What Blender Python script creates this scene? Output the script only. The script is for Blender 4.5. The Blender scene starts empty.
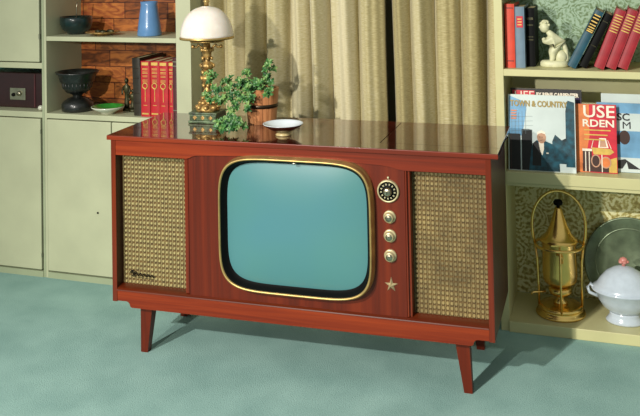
import bpy, bmesh, math, random
from mathutils import Vector, Matrix
random.seed(7)
PI = math.pi
scene = bpy.context.scene
COL = scene.collection

# ------------------------------------------------------------------ materials
def lin(c):
    return tuple(((v/255)/12.92 if v/255 <= .04045 else ((v/255+.055)/1.055)**2.4) for v in c) + (1.0,)

class NT:
    def __init__(self, name):
        self.m = bpy.data.materials.new(name); self.m.use_nodes = True
        self.t = self.m.node_tree; self.b = self.t.nodes['Principled BSDF']
        self.out = self.t.nodes['Material Output']
    def n(self, kind, **kw):
        nd = self.t.nodes.new(kind)
        for k, v in kw.items():
            if k in nd.inputs.keys(): nd.inputs[k].default_value = v
            else: setattr(nd, k, v)
        return nd
    def l(self, a, b): self.t.links.new(a, b)
    def coords(self, scale=(1, 1, 1), rot=(0, 0, 0), loc=(0, 0, 0)):
        tc = self.n('ShaderNodeTexCoord'); mp = self.n('ShaderNodeMapping')
        mp.inputs['Scale'].default_value = scale; mp.inputs['Rotation'].default_value = rot
        mp.inputs['Location'].default_value = loc
        self.l(tc.outputs['Object'], mp.inputs['Vector']); return mp.outputs['Vector']
    def ramp(self, fac, stops, interp='LINEAR'):
        r = self.n('ShaderNodeValToRGB'); r.color_ramp.interpolation = interp
        e = r.color_ramp.elements
        while len(e) < len(stops): e.new(.5)
        for el, (p, c) in zip(e, stops): el.position = p; el.color = lin(c)
        self.l(fac, r.inputs['Fac']); return r.outputs['Color']
    def bump(self, h, strength=.3, dist=.002):
        b = self.n('ShaderNodeBump'); b.inputs['Strength'].default_value = strength
        b.inputs['Distance'].default_value = dist
        self.l(h, b.inputs['Height']); self.l(b.outputs['Normal'], self.b.inputs['Normal'])

def plain(name, rgb, rough=.5, metal=0, coat=0, spec=.5, var=.08, scale=40, bump=0):
    k = NT(name)
    v = k.coords()
    no = k.n('ShaderNodeTexNoise'); no.inputs['Scale'].default_value = scale; no.inputs['Detail'].default_value = 4
    k.l(v, no.inputs['Vector'])
    a = tuple(max(0, c*(1-var)) for c in rgb); b = tuple(min(255, c*(1+var)) for c in rgb)
    k.l(k.ramp(no.outputs['Fac'], [(.3, a), (.7, b)]), k.b.inputs['Base Color'])
    k.b.inputs['Roughness'].default_value = rough; k.b.inputs['Metallic'].default_value = metal
    k.b.inputs['Coat Weight'].default_value = coat; k.b.inputs['Specular IOR Level'].default_value = spec
    k.b.inputs['Coat Roughness'].default_value = .08
    if bump: k.bump(no.outputs['Fac'], bump)
    return k.m

def wood(name, dark, mid, light, axis='x', rough=.3, coat=.3, fine=1.0, coatrough=.1):
    k = NT(name)
    s = {'x': (1.6, 60, 60), 'z': (60, 60, 1.6), 'y': (60, 1.6, 60)}[axis]
    v = k.coords(tuple(q*fine for q in s))
    n1 = k.n('ShaderNodeTexNoise'); n1.inputs['Scale'].default_value = 1.0; n1.inputs['Detail'].default_value = 6
    n1.inputs['Roughness'].default_value = .6; n1.inputs['Distortion'].default_value = .6
    k.l(v, n1.inputs['Vector'])
    v2 = k.coords(tuple(q*fine*.16 for q in s), loc=(3, 1, 2))
    n2 = k.n('ShaderNodeTexNoise'); n2.inputs['Scale'].default_value = 1.0; n2.inputs['Detail'].default_value = 3
    n2.inputs['Distortion'].default_value = 1.2
    k.l(v2, n2.inputs['Vector'])
    mx = k.n('ShaderNodeMath', operation='MULTIPLY_ADD'); mx.inputs[1].default_value = .5
    k.l(n1.outputs['Fac'], mx.inputs[0])
    m2 = k.n('ShaderNodeMath', operation='MULTIPLY'); m2.inputs[1].default_value = .5
    k.l(n2.outputs['Fac'], m2.inputs[0]); k.l(m2.outputs[0], mx.inputs[2])
    k.l(k.ramp(mx.outputs[0], [(.33, dark), (.5, mid), (.66, light)]), k.b.inputs['Base Color'])
    k.b.inputs['Roughness'].default_value = rough; k.b.inputs['Coat Weight'].default_value = coat
    k.b.inputs['Coat Roughness'].default_value = coatrough
    k.b.inputs['Specular IOR Level'].default_value = .3
    k.bump(n1.outputs['Fac'], .08, .001)
    return k.m

M = {}
RD = ((74, 24, 6), (112, 34, 9), (142, 52, 16))
M['wood_h'] = wood('mahogany_horizontal', *RD, axis='x', rough=.4, coat=.12)
M['wood_v'] = wood('mahogany_vertical', (72, 22, 7), (96, 29, 8), (114, 39, 12), axis='z', rough=.4, coat=.12)
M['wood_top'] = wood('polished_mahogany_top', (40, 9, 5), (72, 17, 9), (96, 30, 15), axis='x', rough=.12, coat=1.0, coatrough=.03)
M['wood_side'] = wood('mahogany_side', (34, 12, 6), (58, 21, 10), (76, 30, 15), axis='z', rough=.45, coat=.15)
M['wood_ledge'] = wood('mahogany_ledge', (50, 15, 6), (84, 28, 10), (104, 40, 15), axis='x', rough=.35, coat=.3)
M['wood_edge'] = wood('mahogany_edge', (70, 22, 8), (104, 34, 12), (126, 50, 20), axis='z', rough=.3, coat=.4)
M['paint'] = plain('cream_green_paint', (182, 184, 152), .45, var=.03, scale=6)
M['paint_in'] = plain('painted_interior', (156, 164, 132), .6, var=.05, scale=6)
M['paint_right'] = plain('cream_shelf_paint', (196, 190, 140), .45, var=.03, scale=6)
M['bay_back'] = plain('pale_yellow_back_panel', (222, 218, 172), .6, var=.04, scale=5)
M['black'] = plain('black_plastic', (7, 7, 7), .6, spec=.12, var=.2)
M['shadow_gap'] = plain('dark_cloth', (28, 14, 10), .8)
M['brass'] = plain('brushed_brass', (186, 156, 98), .42, .75, var=.08, scale=25)
M['gold'] = plain('antique_gold', (168, 136, 82), .45, .65, var=.35, scale=60, bump=.4)
M['copper'] = plain('polished_copper_brass', (250, 204, 120), .25, 1.0, var=.06, scale=12)
M['chrome'] = plain('satin_chrome', (176, 168, 146), .3, 1.0, var=.1, scale=80)
M['dial_gold'] = plain('pale_gold', (200, 186, 144), .4, .5, var=.12, scale=80)
M['ticks'] = plain('dial_print', (196, 190, 150), .5, var=.04)
M['grille_pad'] = plain('gold_grille_weave', (166, 152, 102), .6, var=.08, scale=45)
M['grille_pad_right'] = plain('bronze_gold_grille_weave', (134, 116, 74), .6, var=.2, scale=14)
M['grille_back'] = plain('brown_grille_cloth', (88, 66, 32), .8, var=.2, scale=90)
M['ceramic_white'] = plain('white_ceramic', (206, 206, 186), .35, coat=.3, var=.04)
M['statue'] = plain('bisque_white', (206, 204, 166), .5, var=.06, scale=50)
M['tureen'] = plain('pale_blue_white_ceramic', (186, 196, 206), .2, coat=.5, var=.03)
M['bowl_white'] = plain('bluish_white_enamel', (212, 220, 226), .25, coat=.5, var=.02)
M['bowl_brown'] = plain('dark_brown_glaze', (62, 28, 18), .3, coat=.4)
M['bowl_foot'] = plain('cream_foot', (190, 170, 120), .4)
M['green_glaze'] = plain('bright_green_glaze', (46, 122, 44), .2, coat=.6, var=.2, scale=30)
M['urn'] = plain('black_basalt', (26, 28, 26), .35, coat=.3, var=.3, scale=50, bump=.3)
M['teal_bowl'] = plain('dark_teal_glaze', (14, 34, 34), .3, coat=.4, var=.3, scale=30)
M['blue'] = plain('blue_ceramic', (92, 136, 184), .3, coat=.4, var=.04, scale=20)
M['bronze'] = plain('dark_bronze', (58, 56, 34), .4, .5, var=.4, scale=60, bump=.4)
M['pewter'] = plain('dark_green_pewter', (104, 116, 92), .35, .5, var=.2, scale=18)
M['marble'] = plain('green_gilt_marble', (64, 76, 54), .35, .2, var=.6, scale=55)
M['red_book'] = plain('red_cloth', (176, 24, 34), .5, var=.1, scale=30)
M['crimson_book'] = plain('crimson_cloth', (150, 30, 40), .5, var=.1, scale=30)
M['maroon_book'] = plain('maroon_cloth', (74, 30, 34), .5, var=.15, scale=30)
M['leather'] = plain('dark_leather', (38, 32, 22), .4, var=.3, scale=30, bump=.3)
M['orange_book'] = plain('vermilion_cloth', (206, 66, 42), .5, var=.06, scale=30)
M['bluegrey_book'] = plain('blue_grey_cloth', (104, 126, 142), .5, var=.06, scale=30)
M['teal_book'] = plain('teal_cloth', (24, 70, 86), .5, var=.15, scale=30)
M['black_book'] = plain('black_cloth', (10, 10, 10), .6, spec=.15)
M['pages'] = plain('paper_edges', (196, 180, 140), .7, var=.08, scale=120)
M['gilt'] = plain('gilt_print', (214, 178, 96), .4, .3, var=.1, scale=90)
M['terracotta_wood'] = wood('tan_bucket_wood', (150, 90, 52), (190, 128, 82), (214, 156, 108), axis='z', rough=.5, coat=.1)
M['iron_band'] = plain('dark_metal_band', (60, 48, 34), .35, .7)
M['soil'] = plain('potting_soil', (40, 28, 18), .95, bump=.5)
M['stem'] = plain('green_stem', (78, 96, 40), .6)
M['wall'] = plain('room_wall_paint', (150, 142, 104), .7, var=.03, scale=4)
M['niche_dark'] = plain('dark_maroon_casing', (44, 18, 18), .35, coat=.3)
M['niche_teal'] = plain('teal_back_paint', (140, 206, 206), .6, var=.05)
M['steel'] = plain('grey_metal_plate', (140, 142, 120), .35, .6)
M['pink'] = plain('pink_glaze', (200, 130, 120), .35)
M['ink'] = plain('black_ink', (24, 22, 22), .5)
M['paper_white'] = plain('coated_white_paper', (200, 210, 206), .3, var=.04, scale=8)
M['paper_blue'] = plain('coated_blue_paper', (110, 156, 190), .3, var=.12, scale=14)
M['ink_teal'] = plain('dark_teal_ink', (22, 62, 74), .35, var=.5, scale=40)
M['ink_gold'] = plain('ochre_ink', (158, 132, 62), .4)
M['ink_pale'] = plain('cream_ink', (232, 220, 200), .4)
M['ink_red'] = plain('red_ink', (196, 30, 50), .4)
M['ink_skin'] = plain('skin_ink', (186, 140, 112), .4)
M['ink_orange'] = plain('orange_ink', (214, 120, 60), .4)
M['ink_yellow'] = plain('yellow_ink', (206, 170, 80), .4)
M['ink_brown'] = plain('brown_ink', (60, 34, 26), .4)
M['ink_violet'] = plain('plum_ink', (44, 28, 66), .4)
M['ink_line'] = plain('grey_line_ink', (122, 136, 140), .4)

# screen: teal phosphor glass
k = NT('teal_phosphor_glass'); k.b.inputs['Base Color'].default_value = lin((70, 130, 140))
k.b.inputs['Roughness'].default_value = .35; k.b.inputs['Coat Weight'].default_value = .35
k.b.inputs['Coat Roughness'].default_value = .15
no = k.n('ShaderNodeTexNoise'); no.inputs['Scale'].default_value = 3; k.l(k.coords(), no.inputs['Vector'])
k.l(k.ramp(no.outputs['Fac'], [(.35, (74, 126, 134)), (.65, (78, 130, 128))]), k.b.inputs['Base Color'])
M['screen'] = k.m
# shade: opal glass
k = NT('opal_glass'); k.b.inputs['Base Color'].default_value = lin((236, 226, 214)); k.b.inputs['Roughness'].default_value = .25
k.b.inputs['Subsurface Weight'].default_value = .3; k.b.inputs['Subsurface Radius'].default_value = (.02, .015, .012)
no = k.n('ShaderNodeTexNoise'); no.inputs['Scale'].default_value = 30; k.l(k.coords(), no.inputs['Vector'])
k.l(k.ramp(no.outputs['Fac'], [(.3, (232, 220, 208)), (.7, (240, 230, 220))]), k.b.inputs['Base Color'])
M['opal'] = k.m
# carpet
k = NT('teal_carpet'); v = k.coords()
a = k.n('ShaderNodeTexNoise'); a.inputs['Scale'].default_value = 260; a.inputs['Detail'].default_value = 3; k.l(v, a.inputs['Vector'])
b = k.n('ShaderNodeTexNoise'); b.inputs['Scale'].default_value = 5; b.inputs['Detail'].default_value = 5; k.l(v, b.inputs['Vector'])
ad = k.n('ShaderNodeMath', operation='MULTIPLY_ADD'); ad.inputs[1].default_value = .5; k.l(a.outputs['Fac'], ad.inputs[0])
mu = k.n('ShaderNodeMath', operation='MULTIPLY'); mu.inputs[1].default_value = .5; k.l(b.outputs['Fac'], mu.inputs[0]); k.l(mu.outputs[0], ad.inputs[2])
k.l(k.ramp(ad.outputs[0], [(.35, (122, 156, 150)), (.65, (156, 190, 182))]), k.b.inputs['Base Color'])
k.b.inputs['Roughness'].default_value = .95; k.b.inputs['Specular IOR Level'].default_value = .1
k.bump(a.outputs['Fac'], .5, .004); M['carpet'] = k.m
# curtain fabric
k = NT('olive_gold_drapery')
a = k.n('ShaderNodeTexNoise'); a.inputs['Scale'].default_value = 1; a.inputs['Detail'].default_value = 4
k.l(k.coords((60, 60, 900)), a.inputs['Vector'])
c2 = k.n('ShaderNodeTexNoise'); c2.inputs['Scale'].default_value = 1; k.l(k.coords((9, 9, .4)), c2.inputs['Vector'])  # broad vertical streaks, fold shading put into the fabric colour
ad = k.n('ShaderNodeMath', operation='MULTIPLY_ADD'); ad.inputs[1].default_value = .4; k.l(a.outputs['Fac'], ad.inputs[0])
mu = k.n('ShaderNodeMath', operation='MULTIPLY'); mu.inputs[1].default_value = .6; k.l(c2.outputs['Fac'], mu.inputs[0]); k.l(mu.outputs[0], ad.inputs[2])
k.l(k.ramp(ad.outputs[0], [(.38, (136, 120, 74)), (.5, (176, 164, 116)), (.62, (204, 194, 160))]), k.b.inputs['Base Color'])
k.b.inputs['Roughness'].default_value = .75; k.b.inputs['Sheen Weight'].default_value = .2
k.bump(a.outputs['Fac'], .3, .001); M['curtain'] = k.m
# leaves
k = NT('small_green_leaves'); a = k.n('ShaderNodeTexNoise'); a.inputs['Scale'].default_value = 45; k.l(k.coords(), a.inputs['Vector'])
k.l(k.ramp(a.outputs['Fac'], [(.35, (22, 66, 30)), (.5, (58, 112, 50)), (.66, (132, 164, 92))]), k.b.inputs['Base Color'])
k.b.inputs['Roughness'].default_value = .45; M['leaf'] = k.m
# patterned brown panelling (pieced wood)
k = NT('pieced_brown_panelling')
br = k.n('ShaderNodeTexBrick'); br.inputs['Scale'].default_value = 1; br.inputs['Brick Width'].default_value = .15
br.inputs['Row Height'].default_value = .07; br.inputs['Mortar Size'].default_value = .002; br.offset = .37; br.squash = 1.4; br.squash_frequency = 3
br.inputs['Color1'].default_value = lin((150, 84, 40)); br.inputs['Color2'].default_value = lin((206, 138, 76)); br.inputs['Mortar'].default_value = lin((92, 44, 20))
tc = k.n('ShaderNodeTexCoord'); sx = k.n('ShaderNodeSeparateXYZ'); cx = k.n('ShaderNodeCombineXYZ')
k.l(tc.outputs['Object'], sx.inputs[0]); k.l(sx.outputs['X'], cx.inputs['X']); k.l(sx.outputs['Z'], cx.inputs['Y']); k.l(cx.outputs[0], br.inputs['Vector'])
a = k.n('ShaderNodeTexNoise'); a.inputs['Scale'].default_value = 1; a.inputs['Detail'].default_value = 5; a.inputs['Distortion'].default_value = 1.5
k.l(k.coords((14, 40, 40)), a.inputs['Vector'])
mix = k.n('ShaderNodeMix'); mix.data_type = 'RGBA'; mix.blend_type = 'OVERLAY'; mix.inputs['Factor'].default_value = .8
k.l(br.outputs['Color'], mix.inputs[6]); k.l(k.ramp(a.outputs['Fac'], [(.35, (70, 50, 40)), (.65, (190, 170, 140))]), mix.inputs[7])
k.l(mix.outputs[2], k.b.inputs['Base Color']); k.b.inputs['Roughness'].default_value = .4; M['panelling'] = k.m
# paisley paper
def paisley(name, base, mid, dark, sc=9):
    k = NT(name); v = k.coords((1, 1, 1))
    n = k.n('ShaderNodeTexNoise'); n.inputs['Scale'].default_value = sc*1.1; n.inputs['Detail'].default_value = 2; k.l(v, n.inputs['Vector'])
    vm = k.n('ShaderNodeVectorMath', operation='MULTIPLY_ADD'); vm.inputs[1].default_value = (.09, .09, .09)
    k.l(n.outputs['Color'], vm.inputs[0]); k.l(v, vm.inputs[2])
    vo = k.n('ShaderNodeTexVoronoi'); vo.inputs['Scale'].default_value = sc; k.l(vm.outputs[0], vo.inputs['Vector'])
    mu = k.n('ShaderNodeMath', operation='MULTIPLY'); mu.inputs[1].default_value = 42; k.l(vo.outputs['Distance'], mu.inputs[0])
    si = k.n('ShaderNodeMath', operation='SINE'); k.l(mu.outputs[0], si.inputs[0])
    n2 = k.n('ShaderNodeTexNoise'); n2.inputs['Scale'].default_value = sc*9; n2.inputs['Detail'].default_value = 3; k.l(v, n2.inputs['Vector'])
    ma = k.n('ShaderNodeMath', operation='MULTIPLY_ADD'); ma.inputs[1].default_value = .11; k.l(si.outputs[0], ma.inputs[0]); k.l(n2.outputs['Fac'], ma.inputs[2])
    k.l(k.ramp(ma.outputs[0], [(.28, base), (.45, base), (.52, mid), (.7, dark)]), k.b.inputs['Base Color'])
    k.b.inputs['Roughness'].default_value = .6; return k.m
M['paisley'] = paisley('gold_paisley_wallpaper', (216, 212, 164), (188, 178, 112), (140, 126, 64), 10)
M['paisley_green'] = paisley('green_paisley_wallpaper', (160, 184, 158), (136, 162, 130), (104, 124, 84), 12)

# ------------------------------------------------------------------ geometry helpers
class MB:
    """collects shapes and links them as one mesh object"""
    def __init__(self): self.bm = bmesh.new(); self.mi = 0
    def _face(self, vs):
        try:
            f = self.bm.faces.new(vs); f.material_index = self.mi; return f
        except ValueError: return None
    def box(self, x0, x1, y0, y1, z0, z1, bev=0, mat=None):
        bm2 = bmesh.new()
        vs = [bm2.verts.new((x, y, z)) for z in (z0, z1) for y in (y0, y1) for x in (x0, x1)]
        for f in ((0,2,3,1), (4,5,7,6), (0,1,5,4), (2,6,7,3), (0,4,6,2), (1,3,7,5)): bm2.faces.new([vs[i] for i in f])
        if bev: bmesh.ops.bevel(bm2, geom=list(bm2.edges), offset=bev, segments=2, affect='EDGES', profile=.5)
        self.merge(bm2, mat); return self
    def merge(self, bm2, mat=None, smooth=False):
        if mat is not None: bmesh.ops.transform(bm2, matrix=mat, verts=bm2.verts)
        mp = {v: self.bm.verts.new(v.co) for v in bm2.verts}
        for f in bm2.faces:
            g = self._face([mp[v] for v in f.verts])
            if g: g.smooth = smooth or f.smooth
        bm2.free()
    def lathe(self, prof, c=(0, 0, 0), seg=40, sy=1.0, mat=None):
        bm2 = bmesh.new(); rings = []
        for r, z in prof:
            if r <= 1e-6: rings.append([bm2.verts.new((c[0], c[1], c[2]+z))])
            else: rings.append([bm2.verts.new((c[0]+r*math.cos(2*PI*i/seg), c[1]+sy*r*math.sin(2*PI*i/seg), c[2]+z)) for i in range(seg)])
        for a, b in zip(rings, rings[1:]):
            for i in range(seg):
                j = (i+1) % seg
                if len(a) == 1 and len(b) == 1: continue
                if len(a) == 1: f = [a[0], b[j], b[i]]
                elif len(b) == 1: f = [a[i], a[j], b[0]]
                else: f = [a[i], a[j], b[j], b[i]]
                bm2.faces.new(f).smooth = True
        bmesh.ops.recalc_face_normals(bm2, faces=bm2.faces)
        self.merge(bm2, mat); return self
    def tube(self, pts, r, seg=8, closed=False, r2=None):
        pts = [Vector(p) for p in pts]; n = len(pts); rings = []; up = None
        for i, p in enumerate(pts):
            a = pts[(i-1) % n] if (closed or i) else p; b = pts[(i+1) % n] if (closed or i < n-1) else p
            t = (b-a).normalized()
            if up is None:
                up = Vector((0, 0, 1)) if abs(t.z) < .9 else Vector((1, 0, 0))
            s = t.cross(up).normalized(); up = s.cross(t).normalized()
            rr = r if r2 is None else r+(r2-r)*i/(n-1)
            rings.append([self.bm.verts.new(p+rr*(math.cos(2*PI*q/seg)*s+math.sin(2*PI*q/seg)*up)) for q in range(seg)])
        rng = range(n) if closed else range(n-1)
        for i in rng:
            a, b = rings[i], rings[(i+1) % n]
            for q in range(seg):
                f = self._face([a[q], a[(q+1) % seg], b[(q+1) % seg], b[q]])
                if f: f.smooth = True
        if not closed:
            self._face(rings[0][::-1]); self._face(rings[-1])
        return self
    def prism(self, poly, a0, a1, plane='xz'):
        """poly in the given plane, extruded along the remaining axis"""
        def P(u, v, w): return {'xz': (u, w, v), 'xy': (u, v, w), 'yz': (w, u, v)}[plane]
        A = [self.bm.verts.new(P(u, v, a0)) for u, v in poly]; B = [self.bm.verts.new(P(u, v, a1)) for u, v in poly]
        self._face(A); self._face(B[::-1])
        for i in range(len(poly)):
            j = (i+1) % len(poly); self._face([A[i], B[i], B[j], A[j]])
        return self
    def taper(self, c0, w0, c1, w1):
        """square-section tapered post from c0 (full widths w0) to c1"""
        R = []
        for c, w in ((c0, w0), (c1, w1)):
            R.append([self.bm.verts.new((c[0]+sx*w[0]/2, c[1]+sy*w[1]/2, c[2])) for sx, sy in ((-1,-1), (1,-1), (1,1), (-1,1))])
        self._face(R[0][::-1]); self._face(R[1])
        for i in range(4): self._face([R[0][i], R[0][(i+1) % 4], R[1][(i+1) % 4], R[1][i]])
        return self
    def sphere(self, c, r, s=(1, 1, 1), seg=16):
        bm2 = bmesh.new(); bmesh.ops.create_uvsphere(bm2, u_segments=seg, v_segments=max(6, seg//2), radius=r)
        for f in bm2.faces: f.smooth = True
        self.merge(bm2, Matrix.Translation(c) @ Matrix.Diagonal((*s, 1)), True); return self
    def loops(self, loops, smooth=True, cap=False):
        R = [[self.bm.verts.new(p) for p in L] for L in loops]; n = len(R[0])
        for a, b in zip(R, R[1:]):
            for i in range(n):
                f = self._face([a[i], a[(i+1) % n], b[(i+1) % n], b[i]])
                if f: f.smooth = smooth
        if cap: 
            f = self._face(R[-1]); 
        return self
    def build(self, name, mats, parent=None, loc=(0, 0, 0), rot=(0, 0, 0), recalc=True):
        if recalc: bmesh.ops.recalc_face_normals(self.bm, faces=self.bm.faces)
        me = bpy.data.meshes.new(name); self.bm.to_mesh(me); self.bm.free()
        if not isinstance(mats, (list, tuple)): mats = [mats]
        for m in mats: me.materials.append(M[m] if isinstance(m, str) else m)
        o = bpy.data.objects.new(name, me); COL.objects.link(o)
        o.parent = parent; o.location = loc; o.rotation_euler = rot
        return o

def tag(o, label=None, cat=None, group=None, kind=None):
    if label: o['label'] = label
    if cat: o['category'] = cat
    if group: o['group'] = group
    if kind: o['kind'] = kind
    return o
def thing(name, label, cat, loc=(0, 0, 0), rot=(0, 0, 0), group=None):
    o = bpy.data.objects.new(name, None); COL.objects.link(o); o.empty_display_size = .05
    o.location = loc; o.rotation_euler = rot
    return tag(o, label, cat, group)
def copy_tree(o, parent=None):
    c = o.copy(); COL.objects.link(c); c.parent = parent
    for ch in list(o.children): copy_tree(ch, c)
    return c
def text(name, body, size, mat, parent, loc, rot=(PI/2, 0, 0), width=None, ext=.0002, align='LEFT', bold=0, label=None):
    cu = bpy.data.curves.new(name, 'FONT'); cu.body = body; cu.size = size; cu.extrude = ext; cu.align_x = align; cu.offset = bold
    cu.resolution_u = 3
    t = bpy.data.objects.new('t', cu); COL.objects.link(t)
    bpy.context.view_layer.update()
    me = bpy.data.meshes.new_from_object(t.evaluated_get(bpy.context.evaluated_depsgraph_get()))
    bpy.data.objects.remove(t)
    if width:
        xs = [v.co.x for v in me.vertices]; w = max(xs)-min(xs)
        for v in me.vertices: v.co.x *= width/w
    me.materials.clear(); me.materials.append(M[mat])
    o = bpy.data.objects.new(name, me); COL.objects.link(o); o.parent = parent; o.location = loc; o.rotation_euler = rot
    if label: o['label'] = label
    return o

# ------------------------------------------------------------------ setting
def structure(o): o['kind'] = 'structure'; return o
structure(MB().box(-4.5, 4.0, -5.5, 1.1, -.05, 0).build('floor', 'carpet'))
structure(MB().box(-4.5, 4.0, 1.0, 1.1, 0, 2.5).build('wall_back', 'wall'))

YF = .532; YB = .80
# ------------------------------------------------------------------ built-in units
def open_unit(name, label, x0, x1, group=None):
    return thing(name, label, 'cabinet', ((x0+x1)/2, YF, 0))

# narrow left cabinet (column with a niche)
x0, x1 = -1.95, -1.2835
cab = thing('storage_cabinet', 'narrow pale green painted cabinet with closed doors and an open niche, far left', 'cabinet', (0, 0, 0))
m = MB(); m.box(x0, x0+.017, YF, YB+.1, .0, 2.0); m.box(x1-.010, x1, YF, YB+.1, .0, 2.0); m.box(x0+.017, x1-.010, YB+.08, YB+.1, .0, 2.0)
m.box(x0+.017, x1-.01, YF+.02, YB+.08, .025, .04)
m.build('carcass', 'paint_in', cab)
MB().box(x0, x1-.010, YF-.001, YB+.08, .656, .680, .002).build('worktop', 'paint', cab)
MB().box(x0+.017, x1-.010, YF, YB+.08, .860, .884, .002).build('shelf', 'paint', cab)
MB().box(x0, x1, YF, YB+.1, 2.0, 2.02).build('top_panel', 'paint', cab)
MB().box(x0+.017, x1-.013, YB+.06, YB+.08, .684, .860).build('niche_back', 'niche_teal', cab)
MB().box(x0+.0175, x1-.0105, YF-.003, YB, .0, .024).build('plinth', 'paint_in', cab)
def door(x0, x1, z0, z1, parent, knob=None):
    d = MB().box(x0, x1, YF-.004, YF+.014, z0, z1, .003).build('door', 'paint', parent)
    if knob: MB().sphere((knob[0], YF-.006, knob[1]), .004).build('keyhole', 'black', d)
    return d
door(x0+.004, x1-.018, .03, .652, cab)
d = door(x0+.004, x1-.020, .888, 1.98, cab)
m = MB(); m.box(x1-.020, x1-.014, YF-.007, YF, .985, 1.005); m.build('hinge', 'steel', d)
for zz in (.60, .09):
    MB().box(x1-.018, x1-.013, YF-.006, YF, zz-.008, zz+.008).build('hinge', 'steel', cab)

# wide left unit with open shelves
x0, x1 = -1.2835, -.604
bc = thing('wall_unit', 'pale green wall unit with brown wood back, open shelves above doors, left of curtains', 'cabinet', (0, 0, 0))
MB().box(x0+.001, x0+.012, YF, YB, 0, 2.0).build('side_panel', 'paint', bc)
MB().box(-.668, x1, YF, .625, 0, 2.0).build('side_panel', 'paint', bc)
MB().box(-.668, -.65, .625, YB, 0, 2.0).build('side_panel', 'paint', bc)
MB().box(x0+.012, -.668, YB-.01, YB, .68, 2.0).build('back_panel', 'panelling', bc)
MB().box(x0+.012, -.668, YB-.01, YB, .0, .656).build('lower_back_panel', 'paint_in', bc)
MB().box(x0+.012, -.668, YF-.002, YB-.01, .656, .677, .002).build('worktop', 'paint', bc)
for zz in (.976, 1.34, 1.68):
    MB().box(x0+.012, -.668, YF, YB-.012, zz, zz+.019, .002).build('shelf', 'paint', bc)
MB().box(x0+.001, x1, YF, YB, 2.0, 2.02).build('top_panel', 'paint', bc)
MB().box(x0+.0125, -.6685, YF-.003, YB-.02, .0, .024).build('plinth', 'paint_in', bc)
MB().box(x0+.013, -.669, YF+.015, YB-.02, .04, .055).build('bottom_panel', 'paint_in', bc)
door(x0+.014, -.966, .03, .652, bc, (-1.03, .285))
door(-.962, -.670, .03, .652, bc)

# right unit
x0, x1 = .58, 1.19
ru = thing('bookcase', 'cream painted open bookcase with paisley papered back to the right of the television', 'bookcase', (0, 0, 0))
MB().box(x0, x0+.028, YF, YB, 0, 2.0).build('side_panel', 'paint_right', ru)
MB().box(x1, x1+.028, YF, YB, 0, 2.0).build('side_panel', 'paint_right', ru)
MB().box(x0+.028, x1, YF-.01, YB, 0, .037, .002).build('base_shelf', 'paint_right', ru)
m = MB(); m.box(x0+.028, x1, YF, YB, .512, .550, .002); m.box(x0+.028, x1, YF+.006, YB, .500, .512, .001); m.build('shelf', 'paint_right', ru)
for zz in (.882, 1.26, 1.62):
    MB().box(x0+.028, x1, YF, YB, zz, zz+.024, .002).build('shelf', 'paint_right', ru)
MB().box(x0, x1+.028, YF, YB+.01, 2.0, 2.02).build('top_panel', 'paint_right', ru)
MB().box(x0+.028, x1, YB, YB+.01, .037, .500).build('back_panel', 'paisley', ru)['label'] = 'gold paisley papered back panel'
MB().box(x0+.028, x1, YB, YB+.01, .550, .882).build('back_panel', 'bay_back', ru)['label'] = 'plain pale yellow back panel'
MB().box(x0+.028, x1, YB, YB+.01, .906, 2.0).build('back_panel', 'paisley_green', ru)['label'] = 'green paisley papered back panel'

# ------------------------------------------------------------------ curtains
def curtain(name, label, xa, xb, valleys, amp, base):
    n = 260; nz = 14; m = MB(); bm = m.bm; grid = []
    def ph(x):
        for i in range(len(valleys)-1):
            a, b = valleys[i], valleys[i+1]
            if a <= x <= b: return (x-a)/(b-a), i
        return 0, 0
    for j in range(nz+1):
        z = .015+(2.25-.015)*j/nz; row = []
        for i in range(n+1):
            x = xa+(xb-xa)*i/n; t, q = ph(x)
            w = math.sin(PI*t)**.6 if 0 < t < 1 else 0
            d = amp*w*(1+.25*math.sin(q*2.3)) + .006*math.sin(x*90+z*1.3) + .003*math.sin(x*210+1+z*2)
            row.append(bm.verts.new((x+.006*math.sin(z*3+q), base-d, z)))
        grid.append(row)
    for j in range(nz):
        for i in range(n):
            bm.faces.new((grid[j][i], grid[j][i+1], grid[j+1][i+1], grid[j+1][i])).smooth = True
    o = m.build(name, 'curtain', recalc=False); so = o.modifiers.new('thickness', 'SOLIDIFY'); so.thickness = .0015; so.offset = 1
    return tag(o, label, 'curtain', None)
curtain('curtain', 'olive gold pleated curtain hanging behind the lamp and plant, left of the dark parting', -.640, .143,
        [-.65, -.605, -.548, -.45, -.365, -.268, -.17, -.088, .026, .15], .095, .765)
curtain('curtain', 'olive gold pleated curtain hanging beside the right bookcase, right of the dark parting', .165, .572,
        [.16, .235, .33, .43, .52, .58], .08, .765)

# ------------------------------------------------------------------ television console
tv = thing('television_console', 'red mahogany television console with teal screen, two gold weave speaker grilles and tapered legs', 'television', (0, 0, 0), (0, 0, .0224))
HW = .63; ZB = .179; ZT = .715
# top
sx0 = .278
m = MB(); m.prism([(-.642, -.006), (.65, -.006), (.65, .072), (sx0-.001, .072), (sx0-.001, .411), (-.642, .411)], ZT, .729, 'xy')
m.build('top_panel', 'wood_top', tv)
MB().box(-.643, .652, -.009, -.005, ZT-.001, .7285, .0015).build('top_edge', 'wood_h', tv)
MB().box(sx0+.001, .649, .074, .410, ZT, .7288, .001).build('record_player_lid', 'wood_top', tv)
for s in (-1, 1):
    a, b = sorted((s*HW, s*(HW-.017)))
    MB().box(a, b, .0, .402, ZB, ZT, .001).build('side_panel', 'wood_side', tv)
    MB().box(a, b, -.004, .0, ZB, ZT, .0015).build('post_edge', 'wood_edge', tv)
MB().box(-.613, .613, .392, .402, .185, ZT).build('back_panel', 'wood_side', tv)
MB().box(-.613, .613, .012, .392, .185, .200).build('bottom_panel', 'wood_side', tv)
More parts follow.
